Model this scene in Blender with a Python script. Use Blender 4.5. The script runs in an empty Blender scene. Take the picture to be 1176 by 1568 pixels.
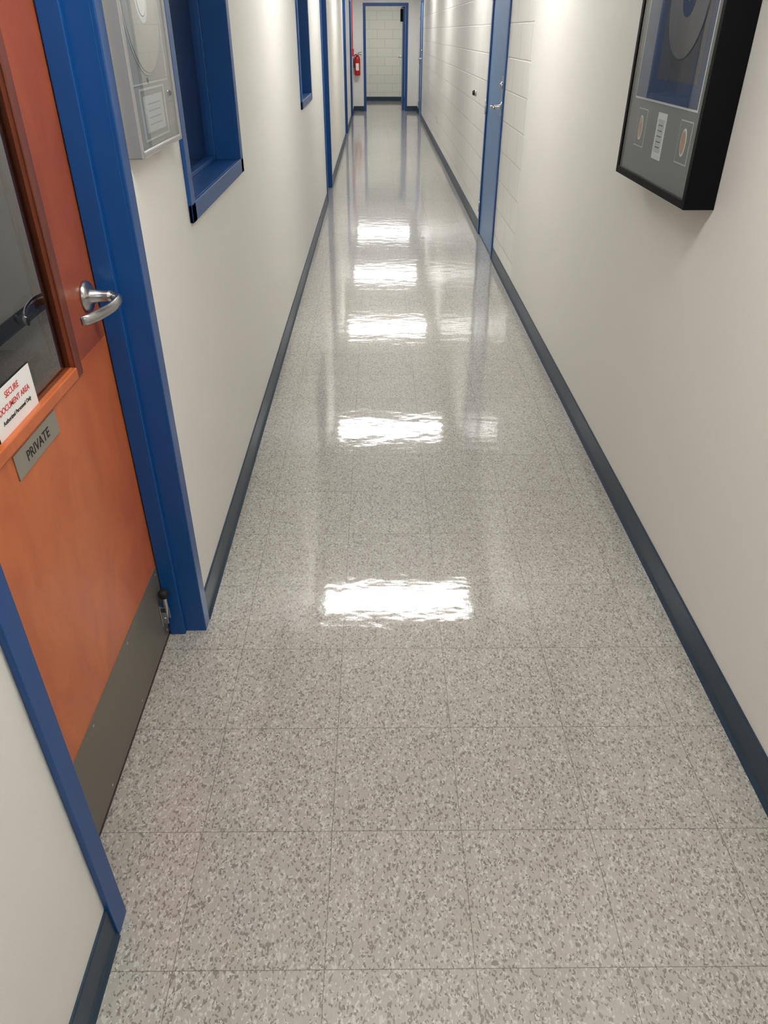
import bpy, bmesh, math
from mathutils import Vector, Matrix

scene = bpy.context.scene
scene.view_settings.view_transform = 'Standard'
scene.view_settings.look = 'None'
scene.view_settings.exposure = 0.0
COL = scene.collection

# ------------------------------------------------------------------ helpers
def lin(c):
    out = []
    for v in c:
        v = v / 255.0
        out.append(v / 12.92 if v <= 0.04045 else ((v + 0.055) / 1.055) ** 2.4)
    return (out[0], out[1], out[2], 1.0)

class NT:
    def __init__(self, mat):
        mat.use_nodes = True
        self.nt = mat.node_tree
        self.nt.nodes.clear()
    def n(self, typ, **kw):
        nd = self.nt.nodes.new(typ)
        for k, v in kw.items():
            setattr(nd, k, v)
        return nd
    def l(self, a, b):
        self.nt.links.new(a, b)
    def math(self, op, a, b=None, c=None, clamp=False):
        nd = self.n('ShaderNodeMath', operation=op)
        nd.use_clamp = clamp
        for i, v in enumerate((a, b, c)):
            if v is None: continue
            if isinstance(v, (int, float)): nd.inputs[i].default_value = v
            else: self.l(v, nd.inputs[i])
        return nd.outputs[0]
    def mix(self, fac, a, b, blend='MIX'):
        nd = self.n('ShaderNodeMix', data_type='RGBA', blend_type=blend)
        for s, v in ((nd.inputs[0], fac), (nd.inputs[6], a), (nd.inputs[7], b)):
            if isinstance(v, (int, float, tuple)): s.default_value = v
            else: self.l(v, s)
        return nd.outputs[2]

def setin(nd, name, v):
    if name in nd.inputs: nd.inputs[name].default_value = v

def mat(name, rgb, rough=0.5, metal=0.0, spec=0.5, var=0.06, scale=12.0, bump=0.0, bscale=200.0, coat=0.0, stretch=None):
    m = bpy.data.materials.new(name)
    t = NT(m)
    out = t.n('ShaderNodeOutputMaterial')
    p = t.n('ShaderNodeBsdfPrincipled')
    t.l(p.outputs[0], out.inputs[0])
    tc = t.n('ShaderNodeTexCoord')
    vec = tc.outputs['Object']
    if stretch:
        mp = t.n('ShaderNodeMapping')
        mp.inputs['Scale'].default_value = stretch
        t.l(vec, mp.inputs[0]); vec = mp.outputs[0]
    nz = t.n('ShaderNodeTexNoise')
    nz.inputs['Scale'].default_value = scale
    nz.inputs['Detail'].default_value = 3
    t.l(vec, nz.inputs['Vector'])
    c = lin(rgb)
    dark = tuple(x * (1 - var) for x in c[:3]) + (1,)
    lite = tuple(min(1, x * (1 + var)) for x in c[:3]) + (1,)
    t.l(t.mix(nz.outputs[0], dark, lite), p.inputs['Base Color'])
    setin(p, 'Roughness', rough); setin(p, 'Metallic', metal)
    setin(p, 'Specular IOR Level', spec); setin(p, 'Coat Weight', coat)
    setin(p, 'Coat Roughness', 0.1)
    if bump > 0:
        nb = t.n('ShaderNodeTexNoise'); nb.inputs['Scale'].default_value = bscale
        nb.inputs['Detail'].default_value = 2
        t.l(tc.outputs['Object'], nb.inputs['Vector'])
        b = t.n('ShaderNodeBump'); b.inputs['Strength'].default_value = bump
        b.inputs['Distance'].default_value = 0.002
        t.l(nb.outputs[0], b.inputs['Height']); t.l(b.outputs[0], p.inputs['Normal'])
    return m

def floor_mat():
    m = bpy.data.materials.new('vct_floor_tile')
    t = NT(m)
    out = t.n('ShaderNodeOutputMaterial'); p = t.n('ShaderNodeBsdfPrincipled')
    t.l(p.outputs[0], out.inputs[0])
    tc = t.n('ShaderNodeTexCoord'); P = tc.outputs['Object']
    sep = t.n('ShaderNodeSeparateXYZ'); t.l(P, sep.inputs[0])
    T = 0.3048
    ux = t.math('DIVIDE', t.math('ADD', sep.outputs[0], 0.114 + T * 20), T)
    uy = t.math('DIVIDE', t.math('ADD', sep.outputs[1], -0.720 + T * 40), T)
    fx, fy = t.math('FRACT', ux), t.math('FRACT', uy)
    def edge(f):
        return t.math('MINIMUM', f, t.math('SUBTRACT', 1.0, f))
    e = t.math('MINIMUM', edge(fx), edge(fy))
    joint = t.math('LESS_THAN', e, 0.0030)
    cx, cy = t.math('FLOOR', ux), t.math('FLOOR', uy)
    cmb = t.n('ShaderNodeCombineXYZ'); t.l(cx, cmb.inputs[0]); t.l(cy, cmb.inputs[1])
    wn = t.n('ShaderNodeTexWhiteNoise', noise_dimensions='3D'); t.l(cmb.outputs[0], wn.inputs['Vector'])
    vm = t.n('ShaderNodeVectorMath', operation='MULTIPLY_ADD')
    t.l(wn.outputs['Color'], vm.inputs[0]); vm.inputs[1].default_value = (3, 3, 3); t.l(P, vm.inputs[2])
    nz = t.n('ShaderNodeTexNoise'); nz.inputs['Scale'].default_value = 100; nz.inputs['Detail'].default_value = 2
    t.l(vm.outputs[0], nz.inputs['Vector'])
    wv = t.n('ShaderNodeVectorMath', operation='MULTIPLY_ADD')
    t.l(nz.outputs['Color'], wv.inputs[0]); wv.inputs[1].default_value = (0.012, 0.012, 0.0); t.l(vm.outputs[0], wv.inputs[2])
    mp = t.n('ShaderNodeMapping'); mp.inputs['Scale'].default_value = (1.3, 0.75, 1.0); t.l(wv.outputs[0], mp.inputs[0])
    base = lin((166, 160, 150))
    v1 = t.n('ShaderNodeTexVoronoi', voronoi_dimensions='2D'); v1.inputs['Scale'].default_value = 185
    t.l(mp.outputs[0], v1.inputs['Vector'])
    s1 = t.n('ShaderNodeSeparateColor'); t.l(v1.outputs['Color'], s1.inputs[0])
    v2 = t.n('ShaderNodeTexVoronoi', voronoi_dimensions='2D'); v2.inputs['Scale'].default_value = 290
    t.l(mp.outputs[0], v2.inputs['Vector'])
    s2 = t.n('ShaderNodeSeparateColor'); t.l(v2.outputs['Color'], s2.inputs[0])
    c = t.mix(t.math('MULTIPLY', s1.outputs[1], 0.7), base, lin((177, 172, 163)))
    c = t.mix(t.math('GREATER_THAN', s1.outputs[0], 0.91), c, lin((192, 189, 182)))
    c = t.mix(t.math('LESS_THAN', s1.outputs[0], 0.10), c, lin((134, 127, 119)))
    c = t.mix(t.math('LESS_THAN', s2.outputs[0], 0.08), c, lin((124, 117, 110)))
    c = t.mix(t.math('GREATER_THAN', s2.outputs[0], 0.94), c, lin((196, 193, 188)))
    tone = t.math('MULTIPLY_ADD', wn.outputs['Value'], 0.05, 0.96)
    hs = t.n('ShaderNodeHueSaturation'); t.l(c, hs.inputs['Color']); t.l(tone, hs.inputs['Value'])
    c = t.mix(t.math('MULTIPLY', joint, 0.6), hs.outputs[0], lin((80, 74, 68)))
    t.l(c, p.inputs['Base Color'])
    setin(p, 'Roughness', 0.36); setin(p, 'Specular IOR Level', 0.3)
    setin(p, 'Coat Weight', 1.0); setin(p, 'Coat Roughness', 0.06); setin(p, 'Coat IOR', 1.6)
    mp2 = t.n('ShaderNodeMapping'); mp2.inputs['Scale'].default_value = (1.0, 1.6, 1.0); t.l(P, mp2.inputs[0])
    n1 = t.n('ShaderNodeTexNoise'); n1.inputs['Scale'].default_value = 9; n1.inputs['Detail'].default_value = 2
    t.l(mp2.outputs[0], n1.inputs['Vector'])
    n2 = t.n('ShaderNodeTexNoise'); n2.inputs['Scale'].default_value = 140; n2.inputs['Detail'].default_value = 2
    t.l(P, n2.inputs['Vector'])
    h = t.math('ADD', t.math('MULTIPLY', n1.outputs[0], 1.0), t.math('MULTIPLY', n2.outputs[0], 0.06))
    h = t.math('SUBTRACT', h, t.math('MULTIPLY', joint, 0.15))
    sw = t.n('ShaderNodeSeparateColor'); t.l(wn.outputs['Color'], sw.inputs[0])
    tilt = t.math('ADD', t.math('MULTIPLY', t.math('SUBTRACT', sw.outputs[0], 0.5), fx), t.math('MULTIPLY', t.math('SUBTRACT', sw.outputs[1], 0.5), fy))
    h = t.math('ADD', h, t.math('MULTIPLY', tilt, 0.8))
    b = t.n('ShaderNodeBump'); b.inputs['Strength'].default_value = 0.5; b.inputs['Distance'].default_value = 0.0016
    t.l(h, b.inputs['Height'])
    t.l(b.outputs[0], p.inputs['Coat Normal']); t.l(b.outputs[0], p.inputs['Normal'])
    return m

def block_mat(name, axis, rgb):
    m = bpy.data.materials.new(name)
    t = NT(m)
    out = t.n('ShaderNodeOutputMaterial'); p = t.n('ShaderNodeBsdfPrincipled')
    t.l(p.outputs[0], out.inputs[0])
    tc = t.n('ShaderNodeTexCoord'); sep = t.n('ShaderNodeSeparateXYZ'); t.l(tc.outputs['Object'], sep.inputs[0])
    cmb = t.n('ShaderNodeCombineXYZ'); t.l(sep.outputs[axis], cmb.inputs[0]); t.l(sep.outputs[2], cmb.inputs[1])
    br = t.n('ShaderNodeTexBrick'); br.offset = 0.5
    br.inputs['Scale'].default_value = 1.0
    br.inputs['Brick Width'].default_value = 0.4064; br.inputs['Row Height'].default_value = 0.2032
    br.inputs['Mortar Size'].default_value = 0.006; br.inputs['Mortar Smooth'].default_value = 0.6
    br.inputs['Bias'].default_value = 0
    c = lin(rgb)
    br.inputs['Color1'].default_value = c
    br.inputs['Color2'].default_value = tuple(x * 0.97 for x in c[:3]) + (1,)
    br.inputs['Mortar'].default_value = tuple(x * 0.76 for x in c[:3]) + (1,)
    t.l(cmb.outputs[0], br.inputs['Vector'])
    t.l(br.outputs['Color'], p.inputs['Base Color'])
    setin(p, 'Roughness', 0.28)
    nb = t.n('ShaderNodeTexNoise'); nb.inputs['Scale'].default_value = 60; t.l(tc.outputs['Object'], nb.inputs['Vector'])
    h = t.math('SUBTRACT', t.math('MULTIPLY', nb.outputs[0], 0.12), br.outputs['Fac'])
    b = t.n('ShaderNodeBump'); b.inputs['Strength'].default_value = 0.65; b.inputs['Distance'].default_value = 0.003
    t.l(h, b.inputs['Height']); t.l(b.outputs[0], p.inputs['Normal'])
    return m

def wood_mat(name, ca, cb, cc):
    m = bpy.data.materials.new(name)
    t = NT(m)
    out = t.n('ShaderNodeOutputMaterial'); p = t.n('ShaderNodeBsdfPrincipled')
    t.l(p.outputs[0], out.inputs[0])
    tc = t.n('ShaderNodeTexCoord')
    mp = t.n('ShaderNodeMapping'); mp.inputs['Scale'].default_value = (6, 8, 4); mp.inputs['Rotation'].default_value = (0.5, 0, 0)
    t.l(tc.outputs['Object'], mp.inputs[0])
    n1 = t.n('ShaderNodeTexNoise'); n1.inputs['Scale'].default_value = 1.3; n1.inputs['Detail'].default_value = 5
    n1.inputs['Distortion'].default_value = 0.8
    t.l(mp.outputs[0], n1.inputs['Vector'])
    mp2 = t.n('ShaderNodeMapping'); mp2.inputs['Scale'].default_value = (60, 140, 5); t.l(tc.outputs['Object'], mp2.inputs[0])
    n2 = t.n('ShaderNodeTexNoise'); n2.inputs['Scale'].default_value = 1.5; n2.inputs['Detail'].default_value = 4
    t.l(mp2.outputs[0], n2.inputs['Vector'])
    r = t.n('ShaderNodeValToRGB')
    r.color_ramp.elements[0].position = 0.3; r.color_ramp.elements[0].color = lin(ca)
    r.color_ramp.elements[1].position = 0.7; r.color_ramp.elements[1].color = lin(cb)
    t.l(n1.outputs[0], r.inputs[0])
    c = t.mix(t.math('MULTIPLY', n2.outputs[0], 0.3), r.outputs[0], lin(cc))
    t.l(c, p.inputs['Base Color'])
    setin(p, 'Roughness', 0.38); setin(p, 'Coat Weight', 0.2); setin(p, 'Coat Roughness', 0.25)
    return m

def glass_mat(name, tint=(1, 1, 1, 1), k=1.3):
    m = bpy.data.materials.new(name)
    t = NT(m)
    out = t.n('ShaderNodeOutputMaterial')
    tr = t.n('ShaderNodeBsdfTransparent'); tr.inputs[0].default_value = tint
    gl = t.n('ShaderNodeBsdfGlossy'); gl.inputs['Roughness'].default_value = 0.01
    fr = t.n('ShaderNodeFresnel'); fr.inputs[0].default_value = 1.45
    ge = t.n('ShaderNodeNewGeometry')
    mx = t.n('ShaderNodeMixShader')
    f = t.math('MULTIPLY', t.math('MULTIPLY', fr.outputs[0], k, clamp=True), t.math('SUBTRACT', 1.0, ge.outputs['Backfacing']))
    t.l(f, mx.inputs[0])
    t.l(tr.outputs[0], mx.inputs[1]); t.l(gl.outputs[0], mx.inputs[2]); t.l(mx.outputs[0], out.inputs[0])
    return m

def emit_mat(name, col, strength):
    m = bpy.data.materials.new(name)
    t = NT(m)
    out = t.n('ShaderNodeOutputMaterial'); e = t.n('ShaderNodeEmission')
    e.inputs[0].default_value = col; e.inputs[1].default_value = strength
    t.l(e.outputs[0], out.inputs[0])
    return m

M = {}
M['wall'] = mat('painted_drywall', (228, 225, 218), 0.5, var=0.01, scale=2, bump=0.2, bscale=260)
M['block'] = block_mat('painted_block', 1, (232, 229, 221))
M['blockx'] = block_mat('painted_block_cross', 0, (222, 222, 210))
M['ceil'] = mat('ceiling_tile', (228, 228, 226), 0.9, var=0.03, scale=80)
M['floor'] = floor_mat()
M['base'] = mat('vinyl_base', (33, 54, 72), 0.4, var=0.05)
M['blue'] = mat('blue_enamel', (6, 70, 132), 0.35, var=0.03, bump=0.1, bscale=120)
M['bluel'] = mat('light_blue_enamel', (86, 126, 172), 0.35, var=0.03)
M['navy'] = mat('navy_window_shade', (6, 28, 70), 0.3, var=0.08, scale=3)
M['wood'] = wood_mat('cherry_veneer', (186, 94, 46), (208, 114, 60), (168, 78, 40))
M['wood_shaded'] = wood_mat('cherry_stile_shaded', (150, 72, 40), (174, 88, 50), (124, 56, 32))  # same cherry wood; weaker light on upper door painted in as darker tone
M['bead'] = wood_mat('cherry_bead', (100, 48, 30), (128, 62, 38), (72, 34, 22))
M['chrome'] = mat('satin_chrome', (190, 190, 190), 0.28, 1.0, var=0.03)
M['kick'] = mat('brushed_kick_plate', (118, 112, 102), 0.42, 0.35, var=0.05, scale=40, stretch=(1, 1, 30))
M['plate'] = mat('brushed_sign_metal', (150, 144, 132), 0.4, 0.3, var=0.08, scale=40, stretch=(1, 1, 20))
M['black'] = mat('black_lacquer', (7, 7, 9), 0.6, spec=0.12, var=0.1)
M['rubber'] = mat('black_rubber', (16, 16, 16), 0.7)
M['silver'] = mat('silver_frame', (172, 170, 166), 0.3, 0.5, var=0.04)
M['mat_l'] = mat('warm_grey_mat', (160, 155, 146), 0.8, var=0.03)
M['mat_g'] = mat('grey_mat', (114, 113, 110), 0.8, var=0.03)
M['mat_d'] = mat('dark_artwork', (70, 68, 70), 0.6, var=0.25, scale=9)
M['mat_b'] = mat('navy_artwork', (28, 54, 98), 0.6, var=0.15, scale=9)
M['paper'] = mat('white_paper', (232, 230, 226), 0.7, var=0.02)
M['paperg'] = mat('grey_print', (196, 195, 192), 0.6, var=0.04, scale=50)
M['discs'] = mat('silver_record', (188, 182, 170), 0.35, 0.3, var=0.05)
M['discg'] = mat('bronze_record', (112, 104, 102), 0.3, 0.6, var=0.08)
M['copper'] = mat('copper_medal', (205, 150, 110), 0.25, 0.9)
M['red'] = mat('red_enamel', (190, 22, 20), 0.3)
M['redink'] = mat('red_ink', (205, 66, 58), 0.6)
M['ink'] = mat('black_ink', (22, 22, 22), 0.6)
M['beige'] = mat('ivory_plastic', (222, 218, 208), 0.4)
M['carpet'] = mat('office_carpet', (70, 72, 76), 0.95, var=0.3, scale=160)
M['deskm'] = mat('desk_laminate', (34, 34, 38), 0.5)
M['chairm'] = mat('chair_fabric', (60, 70, 92), 0.9, var=0.2, scale=100)
M['glass'] = glass_mat('clear_glass', (0.93, 0.95, 0.96, 1), 1.0)
M['glassd'] = glass_mat('darkened_glass', (0.5, 0.54, 0.6, 1), 2.4)  # pane tinted dark to paint in the dimness of the office behind
M['lamp'] = emit_mat('fluorescent_lens', (1.0, 0.993, 0.975, 1), 19.0)
M['lampfill'] = emit_mat('office_fill_lens', (1.0, 0.98, 0.94, 1), 2.2)  # emission for the added office lamp
M['white'] = mat('white_metal', (235, 235, 232), 0.4, var=0.01)

# ------------------------------------------------------------------ mesh building
class B:
    """collects primitives of several materials into one mesh"""
    def __init__(self):
        self.bm = bmesh.new(); self.mats = []
    def mi(self, k):
        if k not in self.mats: self.mats.append(k)
        return self.mats.index(k)
    def box(self, k, x0, x1, y0, y1, z0, z1):
        x0, x1 = sorted((x0, x1)); y0, y1 = sorted((y0, y1)); z0, z1 = sorted((z0, z1))
        vs = [self.bm.verts.new(c) for c in ((x0,y0,z0),(x1,y0,z0),(x1,y1,z0),(x0,y1,z0),(x0,y0,z1),(x1,y0,z1),(x1,y1,z1),(x0,y1,z1))]
        i = self.mi(k)
        for f in ((0,3,2,1),(4,5,6,7),(0,1,5,4),(1,2,6,5),(2,3,7,6),(3,0,4,7)):
            self.bm.faces.new([vs[j] for j in f]).material_index = i
        return self
    def prism(self, k, pts, y0, y1, axis='Y'):
        def mk(p, t):
            return {'Y': (p[0], t, p[1]), 'Z': (p[0], p[1], t), 'X': (t, p[0], p[1])}[axis]
        a = [self.bm.verts.new(mk(p, y0)) for p in pts]; b = [self.bm.verts.new(mk(p, y1)) for p in pts]
        i = self.mi(k); n = len(pts); fs = [self.bm.faces.new(a), self.bm.faces.new(b[::-1])]
        for j in range(n):
            fs.append(self.bm.faces.new([a[j], b[j], b[(j+1) % n], a[(j+1) % n]]))
        for f in fs: f.material_index = i
        return self
    def lathe(self, k, c, axis, prof, seg=32):
        c = Vector(c); A = Vector({'X': (1,0,0), 'Y': (0,1,0), 'Z': (0,0,1)}[axis])
        U = Vector({'X': (0,1,0), 'Y': (0,0,1), 'Z': (1,0,0)}[axis]); V = A.cross(U)
        i = self.mi(k); rings = []
        for r, t in prof:
            r = max(r, 1e-5)
            rings.append([self.bm.verts.new(c + A*t + (U*math.cos(2*math.pi*j/seg) + V*math.sin(2*math.pi*j/seg))*r) for j in range(seg)])
        for a, b in zip(rings, rings[1:]):
            for j in range(seg):
                f = self.bm.faces.new([a[j], a[(j+1) % seg], b[(j+1) % seg], b[j]]); f.material_index = i; f.smooth = True
        f = self.bm.faces.new(rings[0][::-1]); f.material_index = i
        f = self.bm.faces.new(rings[-1]); f.material_index = i
        return self
    def cyl(self, k, c, axis, r, L, seg=32):
        return self.lathe(k, c, axis, [(r, 0), (r, L)], seg)
    def sweep(self, k, pts, ra, rb, up=(0, 0, 1), seg=14):
        P = [Vector(p) for p in pts]; up = Vector(up); i = self.mi(k); rings = []
        for n, p in enumerate(P):
            d = (P[min(n+1, len(P)-1)] - P[max(n-1, 0)]).normalized()
            u = up
            if abs(d.dot(u)) > 0.95: u = Vector((0, 1, 0))
            s = d.cross(u).normalized(); w = s.cross(d).normalized()
            a = ra[n] if isinstance(ra, (list, tuple)) else ra
            b = rb[n] if isinstance(rb, (list, tuple)) else rb
            rings.append([self.bm.verts.new(p + s*a*math.cos(2*math.pi*j/seg) + w*b*math.sin(2*math.pi*j/seg)) for j in range(seg)])
        for a, b in zip(rings, rings[1:]):
            for j in range(seg):
                f = self.bm.faces.new([a[j], a[(j+1) % seg], b[(j+1) % seg], b[j]]); f.material_index = i; f.smooth = True
        for r in (rings[0], rings[-1]):
            f = self.bm.faces.new(r); f.material_index = i
        return self
    def done(self, name, parent=None, bevel=0.0):
        bmesh.ops.recalc_face_normals(self.bm, faces=self.bm.faces[:])
        me = bpy.data.meshes.new(name); self.bm.to_mesh(me); self.bm.free()
        for k in self.mats: me.materials.append(M[k])
        ob = bpy.data.objects.new(name, me); COL.objects.link(ob)
        if parent: ob.parent = parent
        if bevel > 0:
            md = ob.modifiers.new('bevel', 'BEVEL'); md.width = bevel; md.segments = 2; md.limit_method = 'ANGLE'
            md.angle_limit = math.radians(50)
        return ob

def empty(name):
    e = bpy.data.objects.new(name, None); e.empty_display_size = 0.1; COL.objects.link(e); return e

def text(name, body, size, loc, right, up, k, parent, bold=0.0):
    cu = bpy.data.curves.new(name, 'FONT'); cu.body = body; cu.size = size; cu.extrude = 0.0003
    cu.offset = bold
    cu.align_x = 'CENTER'; cu.align_y = 'CENTER'
    cu.materials.append(M[k])
    ob = bpy.data.objects.new(name, cu); COL.objects.link(ob)
    R = Vector(right).normalized(); U = Vector(up).normalized(); N = R.cross(U)
    mt = Matrix((R, U, N)).transposed().to_4x4(); mt.translation = Vector(loc)
    ob.matrix_world = mt
    ob.parent = parent
    return ob

# ------------------------------------------------------------------ layout constants (metres)
XL, XR = -0.557, 0.944       # corridor wall faces
CH = 2.44                    # ceiling
YB, YE = -4.0, 19.8          # back and end walls
YF = 22.8                    # far cross wall
WT = 0.15

openL = [(0.83, 1.73, 0, 2.10), (2.325, 3.224, 1.14, 2.05), (6.10, 6.99, 1.14, 2.05), (8.66, 9.54, 0, 2.10), (14.3, 15.2, 0, 2.10), (17.6, 18.5, 0, 2.10)]
openR = [(6.24, 7.12, 0, 2.10), (17.9, 18.8, 0, 2.10)]

def wall(name, xa, xb, ya, yb, opens, k):
    b = B(); y = ya
    for (o0, o1, z0, z1) in opens:
        b.box(k, xa, xb, y, o0, 0, CH)
        if z0 > 0: b.box(k, xa, xb, o0, o1, 0, z0)
        b.box(k, xa, xb, o0, o1, z1, CH)
        y = o1
    b.box(k, xa, xb, y, yb, 0, CH)
    return b.done(name)

wall('wall_left', XL - WT, XL, YB, YE, openL, 'wall')
b = B()
b.box('wall', XR, XR + WT, YB, 5.25, 0, CH)
y = 5.25
for (o0, o1, z0, z1) in openR:
    b.box('block', XR, XR + WT, y, o0, 0, CH); b.box('block', XR, XR + WT, o0, o1, z1, CH); y = o1
b.box('block', XR, XR + WT, y, YE, 0, CH)
b.done('wall_right')
B().box('wall', XL - WT, XR + WT, YB - 0.15, YB, 0, CH).done('wall_back')
EX0, EX1, EZ = -0.27, 0.66, 2.07
b = B()
b.box('wall', -3.0, EX0, YE, YE + 0.15, 0, CH); b.box('wall', EX1, 3.2, YE, YE + 0.15, 0, CH)
b.box('wall', EX0, EX1, YE, YE + 0.15, EZ, CH)
b.done('wall_end')
B().box('blockx', -3.0, 3.2, YF, YF + 0.15, 0, CH).done('wall_far')
B().box('wall', -3.15, -3.0, YE, YF + 0.15, 0, CH).done('wall_far_left')
B().box('wall', 3.2, 3.35, YE, YF + 0.15, 0, CH).done('wall_far_right')
b = B(); b.box('floor', XL - 0.10, XR + WT, YB - 0.1, YE + 0.15, -0.1, 0)
b.box('floor', -3.1, 3.3, YE + 0.15, YF + 0.1, -0.1, 0); b.done('floor')
b = B(); b.box('ceil', XL - WT, XR + WT, YB - 0.1, YE + 0.15, CH, CH + 0.1)
b.box('ceil', -3.1, 3.3, YE + 0.15, YF + 0.1, CH, CH + 0.1); b.done('ceiling')

def baseboard(name, segs):
    b = B()
    for w, s, a0, a1 in segs:
        pts = [(0, 0), (0.014, 0), (0.012, 0.004), (0.0075, 0.010), (0.006, 0.018), (0.006, 0.097), (0.004, 0.1), (0, 0.1)]
        b.prism('base', [(w + s*p, z) for p, z in pts], a0, a1, 'Y')
    return b.done(name)
baseboard('baseboard_left', [(XL, 1, YB, 0.79), (XL, 1, 1.77, 8.62), (XL, 1, 9.58, 14.26), (XL, 1, 15.24, 17.56), (XL, 1, 18.54, YE)])
baseboard('baseboard_right', [(XR, -1, YB, 6.20), (XR, -1, 7.16, 17.86), (XR, -1, 18.84, YE)])
b = B()
for (x0, x1) in ((XL, EX0 - 0.046), (EX1 + 0.046, XR)):
    b.box('base', x0, x1, YE - 0.006, YE, 0, 0.1); b.box('base', x0, x1, YE - 0.012, YE - 0.006, 0, 0.006)
b.done('baseboard_end')
b = B(); b.box('base', -3.0, 3.2, YF - 0.006, YF, 0, 0.1); b.box('base', -3.0, 3.2, YF - 0.012, YF - 0.006, 0, 0.006); b.done('baseboard_far')

# ------------------------------------------------------------------ door frame / window frame
def jambs(b, k, W, s, y0, y1, z0, z1, depth, stop0, stop1, window=False):
    pr = 0.012
    xo, xi = W + s*pr, W - s*depth
    for (ya, yb) in ((y0 - 0.04, y0 + 0.012), (y1 - 0.012, y1 + 0.04)):
        b.box(k, xo, W + s*0.0005, ya, yb, z0 - (0.04 if window else 0), z1 + 0.04)
    b.box(k, xo, W + s*0.0005, y0 - 0.04, y1 + 0.04, z1 - 0.012, z1 + 0.04)
    if window: b.box(k, xo, W + s*0.0005, y0 - 0.04, y1 + 0.04, z0 - 0.04, z0 + 0.012)
    g = 0.0015
    b.box(k, W + s*0.004, xi, y0 + g, y0 + 0.012, z0 + g*window, z1 - g); b.box(k, W + s*0.004, xi, y1 - 0.012, y1 - g, z0 + g*window, z1 - g)
    b.box(k, W + s*0.004, xi, y0 + g, y1 - g, z1 - 0.012, z1 - g)
    if window: b.box(k, W + s*0.004, xi, y0 + g, y1 - g, z0 + g, z0 + 0.012)
    sa, sb = W - s*stop0, W - s*stop1
    b.box(k, sa, sb, y0 + 0.012, y0 + 0.028, z0, z1 - 0.012); b.box(k, sa, sb, y1 - 0.028, y1 - 0.012, z0, z1 - 0.012)
    b.box(k, sa, sb, y0 + 0.028, y1 - 0.028, z1 - 0.028, z1 - 0.012)
    if window: b.box(k, sa, sb, y0 + 0.028, y1 - 0.028, z0 + 0.012, z0 + 0.028)

def lever(b, k, x, y, z, s, d, L=0.15):
    b.lathe(k, (x, y, z), 'X', [(0.034, 0), (0.034, s*0.004), (0.031, s*0.010), (0.020, s*0.013), (0.015, s*0.016), (0.0125, s*0.050), (0.013, s*0.060)], 36)
    pts = [(0.052, -0.006), (0.064, -0.003), (0.074, 0.006), (0.079, 0.022), (0.080, 0.050), (0.076, 0.085), (0.067, 0.115), (0.055, L - 0.012), (0.044, L)]
    ra = [0.009, 0.010, 0.009, 0.0065, 0.0055, 0.0055, 0.0055, 0.005, 0.0035]
    rb = [0.011, 0.013, 0.0135, 0.0135, 0.013, 0.012, 0.012, 0.011, 0.009]
    b.sweep(k, [(x + s*p, y + d*q, z - 0.004) for p, q in pts], ra, rb, seg=18)

# ---------------- door_1
d1 = empty('door_1')
b = B(); jambs(b, 'blue', XL, 1, 0.83, 1.73, 0, 2.10, 0.160, 0.050, 0.097); b.done('frame', d1, 0.0025)
DX0, DX1 = -0.657, -0.702
ly0, ly1 = 0.845, 1.714
gy0, gy1, gz0, gz1 = 1.005, 1.500, 0.968, 1.93
b = B()
b.box('wood', DX1, DX0, ly0, ly1, 0.012, gz0)
b.box('wood_shaded', DX1, DX0, ly0, gy0, gz0, 2.083)
b.box('wood_shaded', DX1, DX0, gy1, ly1, gz0, 2.083)
b.box('wood_shaded', DX1, DX0, gy0, gy1, gz1, 2.083)
b.done('leaf', d1)
b = B()
for xa, xb in ((DX0 + 0.0002, DX0 + 0.006), (DX1 - 0.006, DX1 - 0.0002)):
    w = 0.022; q = 0.008
    b.box('bead', xa, xb, gy0 - w, gy0 + q, gz0 - w, gz1 + w); b.box('bead', xa, xb, gy1 - q, gy1 + w, gz0 - w, gz1 + w)
    b.box('wood', xa, xb, gy0 + q, gy1 - q, gz0 - w, gz0 + 0.003); b.box('bead', xa, xb, gy0 + q, gy1 - q, gz1 - 0.004, gz1 + w)
b.done('glazing_bead', d1, 0.0025)
B().box('glassd', -0.672, -0.668, gy0, gy1, gz0, gz1).done('glass_pane', d1)
b = B().box('kick', DX0 + 0.0002, DX0 + 0.0018, ly0 + 0.012, ly1 - 0.012, 0.018, 0.268)
for yy in (0.88, 1.13, 1.40, 1.685):
    for zz in (0.035, 0.25): b.lathe('chrome', (DX0 + 0.0018, yy, zz), 'X', [(0.004, 0), (0.002, 0.001)], 10)
b.done('kick_plate', d1)
b = B(); lever(b, 'chrome', DX0, 1.64, 1.080, 1, -1, 0.160); lever(b, 'chrome', DX1, 1.64, 1.080, -1, -1)
b.done('lever_handle', d1)
b = B()
b.box('chrome', DX1 + 0.004, DX0 - 0.004, ly1 + 0.0002, ly1 + 0.001, 1.0, 1.17)
b.done('strike_plate', d1)
ds = empty('door_holder')
b = B()
b.box('chrome', DX0 + 0.002, DX0 + 0.005, 1.655, 1.69, 0.075, 0.155)
b.box('chrome', DX0 + 0.005, DX0 + 0.022, 1.658, 1.662, 0.085, 0.125); b.box('chrome', DX0 + 0.005, DX0 + 0.022, 1.683, 1.687, 0.085, 0.125)
b.cyl('chrome', (DX0 + 0.014, 1.655, 0.105), 'Y', 0.004, 0.035, 14)
b.sweep('chrome', [(DX0 + 0.014, 1.672, 0.10), (DX0 + 0.020, 1.670, 0.14), (DX0 + 0.022, 1.664, 0.185)], 0.0065, 0.0065)
b.done('bracket_arm', ds, 0.001)
B().lathe('rubber', (DX0 + 0.022, 1.663, 0.182), 'Z', [(0.009, 0), (0.014, 0.004), (0.015, 0.018), (0.011, 0.026), (0.004, 0.028)], 20).done('rubber_tip', ds)

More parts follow.
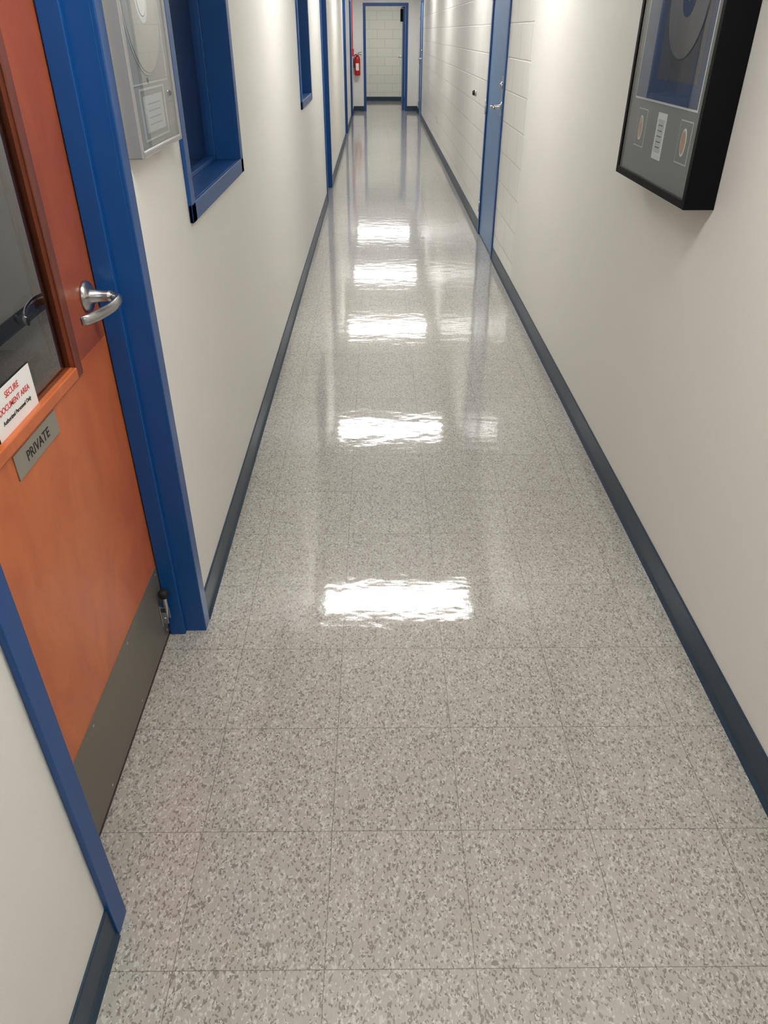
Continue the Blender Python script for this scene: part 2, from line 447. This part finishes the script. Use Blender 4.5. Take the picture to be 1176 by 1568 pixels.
ps = empty('private_sign')
B().box('plate', DX0 + 0.0002, DX0 + 0.0025, 1.150, 1.350, 0.889, 0.939).done('plate', ps, 0.0008)
text('lettering', 'PRIVATE', 0.029, (DX0 + 0.0029, 1.249, 0.914), (0, 1, 0), (0, 0, 1), 'ink', ps)
sg = empty('secure_area_sign')
dz = -0.006
b = B(); b.box('ink', -0.6677, -0.6670, 1.146, 1.321, 0.969 + dz, 1.059 + dz); b.box('paper', -0.6670, -0.6664, 1.1485, 1.3185, 0.9715 + dz, 1.0565 + dz); b.done('placard', sg)
for i, (tx, sz, zz, kk) in enumerate((('SECURE', 0.0165, 1.040, 'redink'), ('DOCUMENT AREA', 0.0155, 1.019, 'redink'), ('Authorized Personnel Only', 0.0108, 0.998, 'ink'))):
    text('text_line_%d' % (i + 1), tx, sz, (-0.6660, 1.2335, zz + dz), (0, 1, 0), (0, 0, 1), kk, sg, 0.0001)

# ---------------- left windows
def window(name, y0, y1, z0, z1):
    e = empty(name)
    b = B(); jambs(b, 'blue', XL, 1, y0, y1, z0, z1, 0.150, 0.085, 0.12, True); b.done('frame', e, 0.0025)
    b = B(); b.box('navy', -0.687, -0.683, y0 + 0.012, y1 - 0.012, z0 + 0.012, z1 - 0.012); b.done('shade', e)
    b = B(); b.box('glass', -0.664, -0.660, y0 + 0.028, y1 - 0.028, z0 + 0.028, z1 - 0.028); b.done('glass_pane', e)
    return e
window('window_1', 2.325, 3.224, 1.14, 2.05)
window('window_2', 6.10, 6.99, 1.14, 2.05)

# ---------------- further blue doors
def blue_door(name, W, s, y0, y1, recess, klev, kframe, kleaf, hinge_y=None, ldir=1):
    e = empty(name)
    b = B(); jambs(b, kframe, W, s, y0, y1, 0, 2.10, 0.148, recess + (0.048 if recess < 0.03 else -0.04), recess + (0.085 if recess < 0.03 else -0.004)); b.done('frame', e, 0.0025)
    fx = W - s*recess
    ya, yb = y0 + 0.015, y1 - 0.015
    B().box(kleaf, fx, fx - s*0.044, ya, yb, 0.012, 2.085).done('leaf', e, 0.001)
    b = B(); lever(b, 'chrome', fx, klev, 1.10, s, ldir, 0.13)
    b.box('chrome', fx + s*0.0005, fx + s*0.006, klev - 0.03, klev + 0.03, 1.04, 1.30)
    b.lathe('chrome', (fx + s*0.006, klev, 1.24), 'X', [(0.024, 0), (0.024, s*0.012), (0.014, s*0.016), (0.012, s*0.022)], 24)
    b.done('lever_handle', e)
    if hinge_y is not None:
        b = B()
        for z in (0.25, 1.04, 1.84):
            b.cyl('chrome', (W + s*0.016, hinge_y, z - 0.055), 'Z', 0.008, 0.11, 12)
            b.box('chrome', W + s*0.0125, W + s*0.0145, hinge_y - 0.012, hinge_y + 0.012, z - 0.05, z + 0.05)
        b.done('hinges', e)
    return e
blue_door('door_2', XR, -1, 6.24, 7.12, 0.0, 6.30, 'blue', 'bluel', 7.115, 1)
blue_door('door_3', XL, 1, 8.66, 9.54, 0.10, 8.77, 'blue', 'blue')
blue_door('door_4', XL, 1, 14.3, 15.2, 0.10, 14.4, 'blue', 'blue')
blue_door('door_5', XL, 1, 17.6, 18.5, 0.10, 17.7, 'blue', 'blue')
blue_door('door_6', XR, -1, 17.9, 18.8, 0.0, 18.0, 'blue', 'bluel', 18.79, 1)

# ---------------- end opening with open door
e = empty('door_7')
b = B()
for xa, xb in ((EX0 - 0.045, EX0 + 0.012), (EX1 - 0.012, EX1 + 0.045)):
    b.box('blue', xa, xb, YE - 0.012, YE - 0.0005, 0, EZ + 0.045)
b.box('blue', EX0 + 0.012, EX1 - 0.012, YE - 0.012, YE - 0.0005, EZ - 0.012, EZ + 0.045)
b.box('blue', EX0 + 0.001, EX0 + 0.014, YE - 0.001, YE + 0.155, 0, EZ - 0.001)
b.box('blue', EX1 - 0.014, EX1 - 0.001, YE - 0.001, YE + 0.155, 0, EZ - 0.001)
b.box('blue', EX0 + 0.014, EX1 - 0.014, YE - 0.001, YE + 0.155, EZ - 0.014, EZ - 0.001)
b.done('frame', e, 0.0025)
B().box('blue', EX1 - 0.062, EX1 - 0.018, YE + 0.17, YE + 1.04, 0.012, EZ - 0.02).done('leaf', e)
b = B(); lever(b, 'chrome', EX1 - 0.062, YE + 0.97, 1.07, -1, -1); b.done('lever_handle', e)
b = B(); b.box('black', EX1 - 0.122, EX1 - 0.063, YE + 0.22, YE + 0.50, EZ - 0.30, EZ - 0.06)
b.sweep('black', [(EX1 - 0.09, YE + 0.35, EZ - 0.05), (EX1 - 0.10, YE + 0.25, EZ - 0.04), (EX1 - 0.05, YE + 0.165, EZ - 0.02)], 0.008, 0.008)
b.done('door_closer', e, 0.004)

# ---------------- black shadow box on right wall
fr = empty('framed_record_shadow_box')
fx, y0, y1, z0, z1 = 0.856, 2.17, 2.86, 1.157, 2.06
b = B(); w = 0.022
b.box('black', fx, XR - 0.0005, y0, y0 + w, z0, z1); b.box('black', fx, XR - 0.0005, y1 - w, y1, z0, z1)
b.box('black', fx, XR - 0.0005, y0 + w, y1 - w, z0, z0 + w); b.box('black', fx, XR - 0.0005, y0 + w, y1 - w, z1 - w, z1)
b.done('frame', fr, 0.0015)
B().box('mat_g', fx + 0.012, fx + 0.02, y0 + w, y1 - w, z0 + w, z1 - w).done('mat_board', fr)
B().box('glass', fx + 0.003, fx + 0.005, y0 + w, y1 - w, z0 + w, z1 - w).done('glass_pane', fr)
b = B(); mx = fx + 0.0118
b.box('paper', mx - 0.0008, mx, 2.238, 2.802, 1.392, 1.97)
b.box('mat_b', mx - 0.0016, mx - 0.0009, 2.243, 2.797, 1.398, 1.965)
b.box('mat_d', mx - 0.0022, mx - 0.0017, 2.275, 2.62, 1.455, 1.94)
b.box('paper', mx - 0.0010, mx, 2.465, 2.545, 1.243, 1.37)
b.box('paperg', mx - 0.0016, mx - 0.0011, 2.478, 2.532, 1.262, 1.352)
for k in range(5):
    b.box('ink', mx - 0.0020, mx - 0.0017, 2.486, 2.524, 1.275 + 0.015*k, 1.278 + 0.015*k)
for yc in (2.295, 2.695):
    b.box('paperg', mx - 0.0008, mx, yc - 0.047, yc + 0.047, 1.258, 1.368)
    b.box('mat_g', mx - 0.0014, mx - 0.0009, yc - 0.044, yc + 0.044, 1.261, 1.365)
    pts = [(yc + 0.020*math.cos(a*math.pi/12), 1.313 + 0.036*math.sin(a*math.pi/12)) for a in range(24)]
    b.prism('paper', pts, mx - 0.0024, mx - 0.0015, 'X')
    pts = [(yc + 0.015*math.cos(a*math.pi/12), 1.313 + 0.030*math.sin(a*math.pi/12)) for a in range(24)]
    b.prism('copper', pts, mx - 0.0036, mx - 0.0025, 'X')
b.done('prints', fr)
b = B()
b.lathe('discg', (mx - 0.0023, 2.45, 1.66), 'X', [(0.15, 0), (0.15, -0.002), (0.148, -0.0025), (0.142, -0.0022), (0.10, -0.0026), (0.055, -0.0022)], 64)
b.lathe('mat_b', (mx - 0.0046, 2.45, 1.66), 'X', [(0.05, 0), (0.05, -0.0006)], 48)
b.lathe('paperg', (mx - 0.0053, 2.45, 1.66), 'X', [(0.012, 0), (0.012, -0.0006)], 16)
b.done('record', fr)

# ---------------- silver frame on left wall
sf = empty('framed_silver_record')
fx, y0, y1, z0, z1 = -0.521, 1.795, 2.182, 1.337, 1.86
b = B(); w = 0.014
b.box('silver', XL + 0.0005, fx, y0, y0 + w, z0, z1); b.box('silver', XL + 0.0005, fx, y1 - w, y1, z0, z1)
b.box('silver', XL + 0.0005, fx, y0 + w, y1 - w, z0, z0 + w); b.box('silver', XL + 0.0005, fx, y0 + w, y1 - w, z1 - w, z1)
b.done('frame', sf, 0.003)
B().box('mat_l', fx - 0.022, fx - 0.012, y0 + w, y1 - w, z0 + w, z1 - w).done('mat_board', sf)
B().box('glass', fx - 0.006, fx - 0.004, y0 + w, y1 - w, z0 + w, z1 - w).done('glass_pane', sf)
b = B(); mx = fx - 0.0119
def ring_rect(k, ya, yb, za, zb, t, xa, xb):
    b.box(k, xa, xb, ya, yb, za, za + t); b.box(k, xa, xb, ya, yb, zb - t, zb)
    b.box(k, xa, xb, ya, ya + t, za + t, zb - t); b.box(k, xa, xb, yb - t, yb, za + t, zb - t)
ring_rect('paperg', 1.880, 2.100, 1.362, 1.468, 0.004, mx, mx + 0.0015)
b.box('paperg', mx, mx + 0.001, 1.905, 2.075, 1.378, 1.452)
for k in range(4):
    b.box('mat_l', mx + 0.0011, mx + 0.0014, 1.935, 2.045, 1.392 + 0.014*k, 1.3945 + 0.014*k)
ring_rect('paperg', 1.83, 2.15, 1.475, 1.80, 0.003, mx, mx + 0.0015)
b.lathe('paperg', (mx, 1.99, 1.64), 'X', [(0.149, 0), (0.149, 0.0018)], 64)
b.lathe('discs', (mx + 0.0019, 1.99, 1.64), 'X', [(0.145, 0), (0.145, 0.002), (0.142, 0.0026), (0.10, 0.002), (0.052, 0.0024)], 64)
b.lathe('paper', (mx + 0.0046, 1.99, 1.64), 'X', [(0.048, 0), (0.048, 0.0006)], 48)
b.lathe('mat_g', (mx + 0.0053, 1.99, 1.64), 'X', [(0.036, 0), (0.036, 0.0003)], 48)
b.lathe('paper', (mx + 0.0057, 1.99, 1.64), 'X', [(0.034, 0), (0.034, 0.0003)], 48)
b.lathe('ink', (mx + 0.0062, 1.99, 1.64), 'X', [(0.004, 0), (0.004, 0.0006)], 16)
b.lathe('ink', (mx + 0.001, 1.965, 1.482), 'X', [(0.006, 0), (0.006, 0.001)], 16)
b.done('record_and_plaque', sf)

# ---------------- fire extinguisher on end wall
fe = empty('fire_extinguisher')
cx, cy, cz = -0.455, YE - 0.085, 0.73
B().lathe('red', (cx, cy, cz), 'Z', [(0.05, 0), (0.062, 0.006), (0.064, 0.02), (0.064, 0.32), (0.058, 0.35), (0.040, 0.375), (0.020, 0.385), (0.018, 0.40)], 32).done('cylinder', fe)
b = B(); b.lathe('chrome', (cx, cy, cz + 0.40), 'Z', [(0.016, 0), (0.018, 0.01), (0.014, 0.035)], 20)
b.sweep('black', [(cx, cy, cz + 0.43), (cx + 0.04, cy - 0.01, cz + 0.445), (cx + 0.10, cy - 0.02, cz + 0.455)], 0.010, 0.005)
b.sweep('black', [(cx, cy, cz + 0.415), (cx + 0.05, cy - 0.01, cz + 0.415), (cx + 0.10, cy - 0.02, cz + 0.405)], 0.010, 0.005)
b.lathe('paper', (cx, cy - 0.016, cz + 0.42), 'Y', [(0.014, 0), (0.014, -0.010)], 20)
b.sweep('rubber', [(cx - 0.01, cy, cz + 0.42), (cx - 0.06, cy - 0.01, cz + 0.40), (cx - 0.082, cy - 0.02, cz + 0.32), (cx - 0.08, cy - 0.02, cz + 0.15)], 0.009, 0.009)
b.done('valve_and_hose', fe)
b = B(); b.box('paper', cx - 0.035, cx + 0.035, cy - 0.0665, cy - 0.0635, cz + 0.10, cz + 0.24)
b.box('red', cx - 0.03, cx + 0.03, YE - 0.021, YE - 0.0005, cz + 0.1, cz + 0.40)
b.done('label_and_bracket', fe)
pl = empty('fire_alarm_pull_station')
b = B(); b.box('red', XL + 0.0005, XL + 0.045, 19.0, 19.12, 1.12, 1.26); b.box('paper', XL + 0.045, XL + 0.048, 19.02, 19.10, 1.17, 1.20)
b.cyl('red', (XL + 0.016, 19.06, 1.26), 'Z', 0.012, CH - 1.26, 14)
b.done('body_and_conduit', pl, 0.002)

wo = empty('wall_outlet')
b = B(); b.box('beige', XR - 0.006, XR - 0.0005, 12.96, 13.035, 0.365, 0.48)
for z in (0.40, 0.445):
    b.box('paper', XR - 0.0075, XR - 0.006, 12.98, 13.015, z - 0.015, z + 0.015)
    b.box('ink', XR - 0.008, XR - 0.0075, 12.988, 12.991, z - 0.006, z + 0.006); b.box('ink', XR - 0.008, XR - 0.0075, 13.004, 13.007, z - 0.006, z + 0.006)
b.done('cover_plate', wo, 0.001)
wb = empty('wall_door_bumper')
b = B(); b.lathe('chrome', (XR - 0.0005, 8.0, 1.09), 'X', [(0.032, 0), (0.032, -0.006), (0.026, -0.016)], 28)
b.lathe('rubber', (XR - 0.0165, 8.0, 1.09), 'X', [(0.022, 0), (0.022, -0.012), (0.014, -0.020)], 28)
b.done('rosette', wb)

# ---------------- ceiling lights
for y in (-1.95, 1.15, 4.72, 7.90, 11.5, 14.6, 18.2):
    e = empty('ceiling_light')
    x0, x1 = -0.465, 0.745; y0, y1 = y - 0.19, y + 0.19
    b = B()
    b.box('white', x0 - 0.02, x1 + 0.02, y0 - 0.02, y0, CH - 0.02, CH - 0.0005); b.box('white', x0 - 0.02, x1 + 0.02, y1, y1 + 0.02, CH - 0.02, CH - 0.0005)
    b.box('white', x0 - 0.02, x0, y0, y1, CH - 0.02, CH - 0.0005); b.box('white', x1, x1 + 0.02, y0, y1, CH - 0.02, CH - 0.0005)
    b.done('housing', e, 0.002)
    B().box('lamp', x0, x1, y0, y1, CH - 0.012, CH - 0.002).done('lens', e)
e = empty('ceiling_light')
b = B(); b.box('white', -0.45, 0.81, 21.05, 21.50, CH - 0.008, CH - 0.0005); b.done('housing', e)
B().box('lamp', -0.43, 0.79, 21.07, 21.48, CH - 0.016, CH - 0.009).done('lens', e)

# ---------------- office seen through the door glass
OX = -3.4; OXr = XL - WT
B().box('carpet', OX, XL - 0.101, -0.6, 2.27, -0.1, -0.001).done('floor_office')
b = B(); b.box('wall', OX - 0.1, OX, -0.6, 2.27, 0, CH); b.done('wall_office_side')
B().box('wall', OX, OXr, -0.7, -0.6, 0, CH).done('wall_office_front')
B().box('wall', OX, OXr, 2.2, 2.27, 0, CH).done('wall_office_rear')
B().box('ceil', OX - 0.1, OXr, -0.7, 2.27, CH, CH + 0.1).done('ceiling_office')
e = empty('ceiling_light')  # unseen lamp, added to light the office dimly
b = B(); b.box('white', -2.42, -1.78, 0.18, 1.42, CH - 0.008, CH - 0.0005); b.done('housing', e)
B().box('lampfill', -2.4, -1.8, 0.2, 1.4, CH - 0.016, CH - 0.009).done('lens', e)
e = empty('office_desk')
b = B(); b.box('deskm', -2.3, -1.05, 1.45, 2.18, 0.72, 0.75)
for xx in (-2.27, -1.11):
    b.box('deskm', xx, xx + 0.03, 1.48, 2.16, 0, 0.72)
b.box('deskm', -2.24, -1.11, 2.10, 2.12, 0.25, 0.72)
b.box('paper', -1.42, -1.20, 1.55, 1.86, 0.7502, 0.756)
b.done('table', e, 0.003)
e = empty('office_chair')
b = B(); X, Y = -1.75, 1.0
b.lathe('black', (X, Y, 0.06), 'Z', [(0.03, 0), (0.03, 0.38)], 16)
for a in range(5):
    an = a*2*math.pi/5
    b.sweep('black', [(X, Y, 0.09), (X + 0.28*math.cos(an), Y + 0.28*math.sin(an), 0.065)], [0.02, 0.012], [0.02, 0.012])
    b.lathe('rubber', (X + 0.28*math.cos(an) - 0.012, Y + 0.28*math.sin(an), 0.027), 'X', [(0.027, 0), (0.027, 0.024)], 16)
b.done('base', e)
b = B(); b.box('chairm', X - 0.24, X + 0.24, Y - 0.23, Y + 0.23, 0.44, 0.52); b.box('chairm', X - 0.22, X + 0.22, Y - 0.29, Y - 0.23, 0.58, 1.02)
b.box('black', X - 0.03, X + 0.03, Y - 0.27, Y - 0.24, 0.46, 0.6)
b.done('seat_and_back', e, 0.03)

# ---------------- world
w = bpy.data.worlds.new('world'); scene.world = w; w.use_nodes = True
w.node_tree.nodes['Background'].inputs[0].default_value = (0.5, 0.55, 0.6, 1)
w.node_tree.nodes['Background'].inputs[1].default_value = 0.05

# ---------------- camera
cam = bpy.data.cameras.new('camera'); co = bpy.data.objects.new('camera', cam); COL.objects.link(co)
cam.sensor_fit = 'VERTICAL'; cam.sensor_height = 36; cam.lens = 36 * 1117.0 / 1568.0
cam.clip_start = 0.02
co.location = (0, 0, 1.576)
co.rotation_euler = (math.radians(90 - 33.36), 0, math.radians(-0.46))
scene.camera = co
